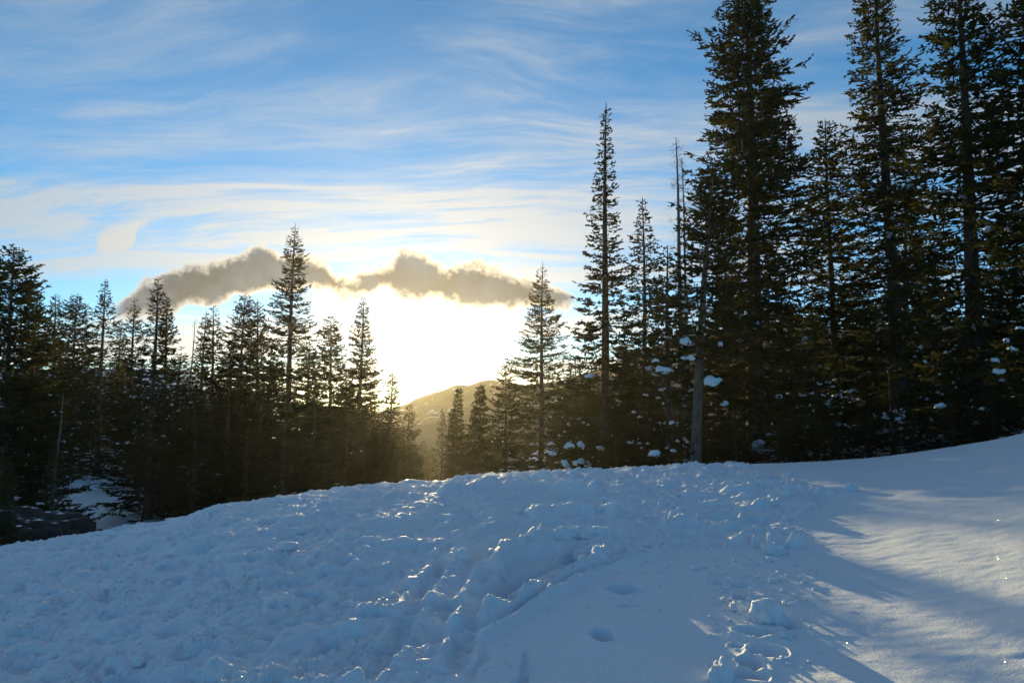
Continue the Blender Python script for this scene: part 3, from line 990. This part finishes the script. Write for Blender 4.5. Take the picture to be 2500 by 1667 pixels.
for q, (a, b, Y, w_, lab) in enumerate([
        (1630, 600, 24, 85, 'bushy young spruce under the dead snag with snow on its boughs'),
        (1405, 870, 33, 75, 'low spruce behind the foot of the tall thin spire'),
        (1520, 860, 32, 80, 'low dark spruce between the spire trunk and the slender spruce'),
        (1770, 640, 28, 85, 'dark spruce filling the space right of the leaning pale trunk'),
        (1905, 690, 30, 80, 'dark young spruce right of the huge dense spruce trunk'),
        (1980, 760, 23, 75, 'low snow speckled spruce in front of the medium spruce'),
        (2105, 720, 27, 80, 'snow speckled young spruce left of the forked giant trunk'),
        (2265, 640, 26, 85, 'snow speckled young spruce between the two giant trunks'),
        (2300, 820, 22, 70, 'low spruce with thick snow lumps in front of the right giants'),
        (2440, 560, 24, 90, 'dark spruce behind the bare trunk near the right edge'),
        (2170, 900, 21, 62, 'short snow laden spruce at the rim of the snow bank')]):
    PC(a, b, a + 4, Y, w_, lab, 40 + q, group=GR, near=True, pw=0.6, full=0.75, h0=0.02, dust=90, clumps=7, csize=(0.06, 0.14), whorl=0.30)
# far backdrop of the right wood
DEEP = [(1390, 930, 60, 60), (1450, 905, 55, 60), (1545, 880, 50, 65), (1610, 860, 52, 65), (1720, 850, 45, 70), (1830, 860, 48, 70), (1960, 850, 46, 70), (2060, 830, 44, 70), (2150, 820, 46, 70), (2230, 800, 42, 75), (2350, 790, 40, 80), (2450, 780, 38, 80),
        (1420, 1000, 36, 60), (1500, 1010, 38, 60), (1580, 990, 36, 60), (1660, 960, 34, 64), (1740, 985, 33, 64), (1810, 960, 34, 64), (1880, 990, 33, 60), (1940, 960, 34, 64), (2010, 970, 32, 64), (2070, 985, 33, 60), (2130, 960, 32, 64), (2200, 980, 31, 62), (2270, 950, 32, 64), (2340, 930, 30, 64), (2410, 900, 30, 70), (2480, 880, 30, 70),
        (1790, 1020, 21, 62), (1895, 1035, 20.5, 56), (1960, 1010, 21, 60), (2040, 1030, 20, 56), (2115, 1000, 20.5, 58), (2225, 1015, 19, 58), (2320, 985, 18.5, 62), (2420, 950, 18, 66), (1720, 1040, 22.5, 50), (1500, 1050, 23, 56), (1590, 1030, 25, 50)]
DL = crowd_labels(DEEP)
for q, (a, b, Y, w_) in enumerate(DEEP):
    PC(a, b, a, Y, w_, DL[q], 70 + q, group='spruces deep in the right hand wood', src=q, dust=12)

# ---- trees in and beside the sunny gap
PC(1235, 884, 1232, 40, 60, 'short ragged spruce with bare pointed leader left of the lone broad spruce', 21, pw=0.6, full=0.7, h0=0.0, near=True, dust=25, clumps=5, dens=0.85)
PC(1174, 936, 1170, 36, 46, 'pointed spruce in front of the hazy mountain, right of the thin pair', 22, near=True, pw=0.7, full=0.8, h0=0.0, dens=1.6, whorl=0.24)
PC(1120, 946, 1116, 40, 28, 'thin needle shaped spruce, taller of the pair before the mountain', 23, near=True, pw=0.7, full=0.6, h0=0.0, dens=1.6, whorl=0.24)
PC(1104, 1000, 1100, 41, 22, 'thin needle shaped spruce, shorter of the pair before the mountain', 24, near=False, pw=0.8, full=0.6, h0=0.0)
PC(1080, 996, 1078, 60, 34, 'small thin topped spruce left of the needle shaped pair', 25, near=False, pw=0.9, full=0.8, h0=0.0)
PC(1000, 986, 1000, 52, 46, 'golden lit spruce at the foot of the mountain slope, under the sun', 26, near=False, pw=0.7, full=0.7, h0=0.0, dens=1.2)
PC(960, 888, 955, 50, 58, 'glowing spruce whose tip stands against the sun', 27, near=False, pw=0.85, full=0.8, h0=0.0, dens=1.2)
PC(888, 724, 872, 46, 78, 'slim layered spruce left of the sun with see through boughs', 28, near=True, pw=0.75, full=0.8, h0=0.0, whorl=0.40, dens=1.25)
PC(808, 772, 806, 48, 68, 'rounded golden edged spruce right of the tallest left hand spruce', 29, near=False, pw=0.55, full=0.55, h0=0.0, dens=1.3)
for q, (a, b, Y) in enumerate([(1015, 1085, 90), (1035, 1075, 110), (1055, 1090, 95), (1140, 1060, 120), (1160, 1075, 100), (1200, 1040, 90)]):
    PC(a, b, a, Y, 20, ['leftmost', 'second from left', 'third from left', 'fourth from left', 'fifth from left', 'rightmost'][q] + ' of the tiny far spruces in the valley below the hazy mountain', 100 + q, group='far spruces in the valley', src=q)

# ---- left hand wood
PC(721, 546, 705, 42, 112, 'tallest spruce of the left hand wood, crossing the grey cloud', 31, near=True, pw=0.8, full=0.72, h0=0.03, whorl=0.42, dens=0.95, tr=0.26)
PC(629, 730, 632, 45, 62, 'spruce close on the left of the tallest left hand spruce', 32, near=False, pw=0.6, full=0.6, h0=0.0, dens=1.2)
PC(599, 718, 590, 44, 70, 'bushy topped spruce second on the left of the tallest one', 33, near=False, pw=0.6, full=0.6, h0=0.0, dens=1.3)
PC(521, 746, 520, 42, 72, 'layered pointed spruce right of the thin dead snag', 34, near=True, pw=0.75, full=0.7, h0=0.0, whorl=0.42)
PC(504, 758, 498, 46, 52, 'narrow spruce tip close beside the layered pointed spruce', 35, near=False, pw=0.8, full=0.7, h0=0.0)
PC(386, 678, 378, 36, 84, 'dark pointed spruce whose low boughs reach the snow rim', 36, near=True, pw=0.78, full=0.8, h0=0.03, whorl=0.40, dust=60, clumps=4, dens=1.0)
PC(408, 720, 405, 40, 62, 'narrower twin close on the right of the dark pointed spruce', 37, near=False, pw=0.75, full=0.8, h0=0.0, dust=40)
PC(329, 730, 325, 50, 52, 'slim spruce left of the dark pointed twin spruces', 38, near=False, pw=0.7, full=0.7, h0=0.0, dust=30)
PC(257, 682, 252, 48, 66, 'grey spire topped spruce rising over the snowy gully', 39, near=False, pw=0.8, full=0.6, h0=0.0, dust=40, dens=0.9)
PC(189, 720, 185, 50, 66, 'blunt topped brownish spruce left of the grey spire', 60, near=False, pw=0.55, full=0.5, h0=0.0, dust=40, dens=1.2)
PC(136, 718, 132, 52, 56, 'ragged spruce between the blunt topped spruce and the left edge group', 61, near=False, pw=0.6, full=0.6, h0=0.0, dust=40)
PC(34, 604, 28, 30, 140, 'big dark spruce at the left edge with upturned top boughs', 62, near=True, pw=0.5, full=0.6, h0=0.02, dust=90, clumps=6, dens=1.2, whorl=0.31)
PC(92, 712, 95, 33, 70, 'shorter spruce leaning on the big one at the left edge', 63, near=True, pw=0.6, full=0.6, h0=0.0, dust=60, clumps=4, whorl=0.34)
PC(296, 785, 298, 55, 40, 'small bushy tip between the grey spire and the slim spruce', 64, near=False, pw=0.7, full=0.7, h0=0.0, dust=20)
PC(140, 1090, 138, 27, 42, 'small sapling spruce on the snow slope above the dark rock', 65, near=True, pw=0.6, full=0.8, h0=0.0, dens=0.8)
GL = 'spruces filling the left hand wood'
LEFT = [(20, 1105, 19.5, 75), (60, 900, 60, 80), (215, 850, 62, 70), (160, 900, 62, 56), (300, 880, 58, 70), (345, 920, 44, 70), (440, 860, 58, 66), (455, 930, 46, 70), (560, 850, 56, 66), (560, 950, 40, 70),
                                   (660, 860, 54, 66), (640, 980, 38, 74), (755, 850, 56, 62), (770, 960, 40, 74), (845, 900, 54, 56), (850, 1000, 42, 66), (915, 960, 56, 50), (930, 1040, 44, 52), (480, 1010, 36, 70), (700, 1030, 34, 74), (980, 1060, 46, 44), (1010, 1100, 48, 40), (880, 985, 52, 50), (835, 1060, 44, 60), (890, 1075, 42, 54), (800, 1080, 38, 70), (735, 1060, 40, 70), (610, 1040, 37, 74), (525, 960, 50, 64), (400, 960, 50, 70), (420, 1060, 38, 66), (30, 1000, 38, 80), (95, 1000, 60, 50), (955, 1030, 52, 40), (705, 930, 52, 60), (590, 930, 52, 60)]
LL = crowd_labels(LEFT)
for q, (a, b, Y, w_) in enumerate(LEFT):
    PC(a, b, a, Y, w_, LL[q], 120 + q, group=GL, src=q, dust=(25 if a < 480 else 5))

# ---- dead snags
def snag(px_top, py_top, px_base, Y, label, seed, n, maxlen, low=0.45, r0=0.10):
    tip = at(px_top, py_top, Y)
    bx = (px_base - 1250) / F * Y
    zb = float(ground(np.array([bx]), np.array([Y]))[0]) - 0.2
    H = tip[2] - zb
    rs = np.random.RandomState(seed)
    t = np.linspace(0, 1, 14)
    pts = np.stack([(tip[0] - bx) * t + 0.03 * np.sin(t * 9), 0.03 * np.sin(t * 7 + 1), t * H], -1)
    root = empty('dead_tree', (bx, Y, zb))
    tag(root, label, 'dead tree')
    link('trunk', mesh_np('trunk', *tube(pts, r0 * (1 - t) ** 0.8 + 0.012, 8), BARK_GREY, smooth=True), root)
    h = rs.uniform(low, 0.99, n)
    L = maxlen * (1.05 - h) / (1.05 - low) * rs.uniform(0.4, 1.0, n) + 0.12
    a = rs.rand(n) * 6.283
    b0 = np.stack([np.interp(h, t, pts[:, 0]), np.interp(h, t, pts[:, 1]), h * H], -1)
    dr = np.stack([np.sin(a), np.cos(a), rs.normal(-0.05, 0.35, n)], -1)
    m1 = b0 + dr * (L * 0.55)[:, None]
    m2 = m1 + (dr + np.stack([rs.normal(0, .3, n), rs.normal(0, .3, n), rs.normal(0.25, .3, n)], -1)) * (L * 0.5)[:, None]
    ps = [spindles(b0, m1, 0.012 + 0 * L, 0.15), spindles(m1, m2, 0.008 + 0 * L, 0.15)]
    k = np.repeat(np.arange(n), 3)
    q = rs.rand(len(k))
    s0 = m1[k] + (m2[k] - m1[k]) * q[:, None]
    s1 = s0 + rs.normal(0, 0.13, (len(k), 3))
    ps.append(spindles(s0, s1, np.full(len(k), 0.006), 0.2))
    V, Fs, o_ = [], [], 0
    for v, f in ps:
        V.append(v); Fs.append(f + o_); o_ += len(v)
    link('bare_branches', mesh_np('bare_branches', np.vstack(V), np.vstack(Fs), BARK_GREY), root)['kind'] = 'stuff'
    return root
snag(1650, 335, 1668, 25, 'dead bare grey snag left of the huge dense spruce', 5, 150, 0.75, 0.35, 0.13)
snag(1664, 385, 1684, 25.6, 'thinner dead snag just right of the taller grey snag', 6, 70, 0.5, 0.5, 0.07)
snag(475, 780, 462, 46, 'thin dead snag with few twigs in the left hand wood', 8, 60, 0.9, 0.4, 0.10)
snag(152, 960, 150, 27.5, 'thin bare sapling trunk beside the small spruce on the snow slope', 9, 30, 0.5, 0.2, 0.05)

# ------------------------------------------------------------------ rock outcrop, lower left
def outcrop():
    import bmesh
    from mathutils import noise as mn
    c = at(60, 1330, 22)
    zb = c[2] - 1.0
    root = empty('rock_outcrop', (c[0], 22.0, c[2] - 0.22))
    tag(root, 'dark craggy rock outcrop with snow streaks at the lower left', 'rock')
    bm = bmesh.new()
    bmesh.ops.create_icosphere(bm, subdivisions=5, radius=1.0)
    for v in bm.verts:
        p = v.co.copy()
        k = 1 + 0.30 * mn.fractal(p * 1.7 + Vector((4, 1, 7)), 0.9, 2.1, 6) + 0.10 * mn.voronoi(p * 2.6)[0][0]
        v.co = Vector((p.x * 2.25 * k, p.y * 1.6 * k, p.z * 1.30 * k))
        if p.z > 0.25:
            v.co.z = v.co.z * 0.86 + 0.12 * math.floor(v.co.z * 2.2) * 0.3
        # the crown falls to the right
        v.co.z -= 0.10 * max(0.0, p.x) * 2.2
    m_ = bpy.data.meshes.new('rock_face')
    bm.to_mesh(m_); bm.free()
    m_.materials.append(ROCK)
    for p in m_.polygons: p.use_smooth = False
    link('rock_face', m_, root)
    return root
outcrop()

# ------------------------------------------------------------------ loose snow
LUMP = [blob('snow_lump', 10 + s_, 4, 0.9, 0.38, 1.3 + 0.25 * s_, SNOW_PLAIN) for s_ in range(5)]
def lump(px, py, wpx, hpx, label, k, rot=0.0, group=None, name='snow_lump', tilt=0.0, mesh=None):
    """py is the foot of the lump"""
    p = hit(px, py)
    s_ = wpx / F * p[1] * 0.5
    hz = hpx / F * p[1]
    z = gz(p[0], p[1])
    o = link(name, mesh or LUMP[k % 5], None, (p[0], p[1] + s_ * 0.5, z + hz * 0.05))
    o.scale = (s_, s_ * 0.9, hz * 0.72)
    o.rotation_euler = (0, tilt, rot)
    tag(o, label, 'snow lump', group)
    return o
lump(1127, 1368, 34, 38, 'rounded snow lump standing beside the scraped board track', 0, 0.3)
lump(1768, 1672, 62, 78, 'tall snow lump with overhanging head at the bottom edge', 1, 0.9)
lump(1885, 1520, 80, 68, 'large pointed snow lump beside the boot holes', 2, 2.0)
lump(1805, 1490, 42, 26, 'low broken snow lump left of the large pointed lump', 3, 1.0)
lump(1925, 1558, 36, 18, 'small flat snow lump right of the boot holes', 4, 0.4)
lump(1893, 1352, 56, 36, 'rounded snow lump just below the upright slabs', 3, 2.5)
lump(1880, 1370, 20, 12, 'little snow lump under the rounded lump below the slabs', 0, 2.5)
lump(2082, 1200, 36, 24, 'angular snow block on the smooth right hand slope', 4, 0.2)
lump(1895, 1418, 30, 12, 'small warm lit snow lump in the middle of the shaded snow', 2, 0.2)
lump(1322, 1172, 62, 30, 'largest snow mound on the crest line', 2, 0.8)
lump(1116, 1180, 24, 18, 'square snow block on the crest left of the largest mound', 4, 0.5)
lump(1658, 1147, 24, 20, 'rounded snow ball on the crest below the leaning pale trunk', 0, 1.5)
lump(485, 1275, 16, 14, 'small upright snow block on the left crest', 4, 0.9)
lump(1375, 1320, 66, 40, 'dark broad snow lump above the scraped board track', 1, 0.3)
lump(1420, 1345, 40, 30, 'snow lump at the upper end of the scraped board track', 2, 0.3)
lump(695, 1345, 48, 22, 'broad low snow lump in the trampled left slope', 3, 0.4)
lump(740, 1295, 44, 20, 'low snow lump near the left crest', 1, 0.4)
lump(1925, 1215, 26, 26, 'round snow ball on the churned right end of the crest', 0, 0.4)
lump(1890, 1225, 30, 22, 'snow lump left of the round ball on the churned crest', 3, 1.4)

def slab(px, py, wpx, hpx, label, rot, lean, seed):
    import bmesh
    p = hit(px, py)
    w_, h_ = wpx / F * p[1], hpx / F * p[1]
    rs = np.random.RandomState(seed)
    n_ = 9
    xs = np.linspace(-0.5, 0.5, n_)
    topz = (1 - np.abs(xs * 2) ** 1.6) * rs.uniform(0.75, 1.05, n_) + 0.15
    bm = bmesh.new()
    rows = []
    for yo, sh in ((-0.10, 1.0), (0.10, 0.94)):
        rows.append([[bm.verts.new((x * w_, yo * w_ + lean * z * h_ + rs.normal(0, .004), z * h_ * sh)) for x, z in ((x, (tz * q) - 0.2) for x, tz in zip(xs, topz))] for q in np.linspace(0, 1, 5)])
    fr, bk = rows
    for a in range(4):
        for b in range(n_ - 1):
            bm.faces.new((fr[a][b], fr[a][b + 1], fr[a + 1][b + 1], fr[a + 1][b]))
            bm.faces.new((bk[a][b + 1], bk[a][b], bk[a + 1][b], bk[a + 1][b + 1]))
        bm.faces.new((fr[a + 1][0], bk[a + 1][0], bk[a][0], fr[a][0]))
        bm.faces.new((fr[a][-1], bk[a][-1], bk[a + 1][-1], fr[a + 1][-1]))
    for b in range(n_ - 1):
        bm.faces.new((fr[4][b], fr[4][b + 1], bk[4][b + 1], bk[4][b]))
    bmesh.ops.recalc_face_normals(bm, faces=bm.faces)
    m_ = bpy.data.meshes.new('snow_slab')
    bm.to_mesh(m_); bm.free()
    for q in m_.polygons: q.use_smooth = True
    m_.materials.append(SNOW_PLAIN)
    o = link('snow_slab', m_, None, (p[0], p[1], gz(p[0], p[1])))
    o.rotation_euler = (0, 0, rot)
    tag(o, label, 'snow slab')
slab(1850, 1335, 46, 36, 'pointed upright snow slab, leftmost of the three by the shadow edge', 0.5, 0.3, 1)
slab(1895, 1336, 60, 42, 'broad upright snow slab between its two neighbours by the shadow edge', 0.7, 0.4, 2)
slab(1945, 1334, 64, 34, 'low jagged snow slab, rightmost of the three by the shadow edge', 0.3, 0.3, 3)

# scattered clumps of the churned crest
rs = np.random.RandomState(77)
GC = 'loose snow clumps strewn over the churned crest'
cnt = 0
for q in range(400):
    if cnt >= 44: break
    px = rs.uniform(1040, 1960)
    py = rs.uniform(1150, 1330) if px < 1700 else rs.uniform(1140, 1260)
    if py < np.interp(px, CREST[:, 0], CREST[:, 1]) + 5: continue
    wpx = rs.choice([12, 14, 18, 22, 30], p=[.35, .35, .2, .08, .02]) * (1 if py < 1230 else 1.2)
    lump(px, py, wpx, wpx * rs.uniform(0.4, 0.75), 'loose rough snow clump lying on the churned snow of the crest', rs.randint(5), rs.rand() * 6, GC, 'snow_clod')
    cnt += 1
# crumbs: nobody could count them
import bmesh
ico = bmesh.new(); bmesh.ops.create_icosphere(ico, subdivisions=1, radius=1.0)
iv = np.array([v.co[:] for v in ico.verts]); ico.verts.index_update()
ifc = np.array([[v.index for v in f.verts] for f in ico.faces]); ico.free()
N = 1300
px = np.concatenate([rs.uniform(-100, 1250, 600), rs.uniform(1000, 2000, 550), rs.uniform(1700, 1990, 150)])
Yd = np.concatenate([rs.uniform(3.5, 11, 600), rs.uniform(5.5, 12.5, 550), rs.uniform(3.8, 7, 150)])
cx, cyy = (px - 1250) / F * Yd, Yd
cz = ground(cx, cyy) + detail(cx, cyy)
sz = rs.gamma(2.0, 0.005, N) + 0.005
jit = 1 + rs.normal(0, 0.18, (N, len(iv), 1))
V = iv[None] * jit * sz[:, None, None] * np.array([1, 1, 0.75])
V = V + np.stack([cx, cyy, cz + sz * 0.3], -1)[:, None]
Fc = (ifc[None] + (np.arange(N) * len(iv))[:, None, None]).reshape(-1, 3)
tag(link('snow_crumbs', mesh_np('snow_crumbs', V.reshape(-1, 3), Fc, SNOW_PLAIN, smooth=True)), 'small snow crumbs scattered over the trampled ridge', 'snow crumbs', kind='stuff')

# ------------------------------------------------------------------ haze
HZ_TOP, HZ_BOT, HZ_S = 45.0, -30.0, 1000.0
x0, x1, y0, y1 = -HZ_S, HZ_S, -HZ_S, HZ_S
V = [(x, y, z) for z in (HZ_BOT, HZ_TOP) for (x, y) in ((x0, y0), (x1, y0), (x1, y1), (x0, y1))]
Q = [(0, 3, 2, 1), (4, 5, 6, 7), (0, 1, 5, 4), (1, 2, 6, 5), (2, 3, 7, 6), (3, 0, 4, 7)]
hm, hn, hout = new_mat('haze_air')
pv = hn.n('ShaderNodeVolumePrincipled')
pv.inputs['Color'].default_value = (0.98, 0.92, 0.74, 1)  # real haze, its colour yellowed to stand in for golden lens glare too
pv.inputs['Density'].default_value = 0.00016
pv.inputs['Anisotropy'].default_value = 0.74
hm.node_tree.links.new(pv.outputs[0], hout.inputs['Volume'])
hz = link('haze', mesh_np('haze', V, Q, hm))
tag(hz, 'thin haze in the air, tinted golden for the glare round the sun', kind='stuff')
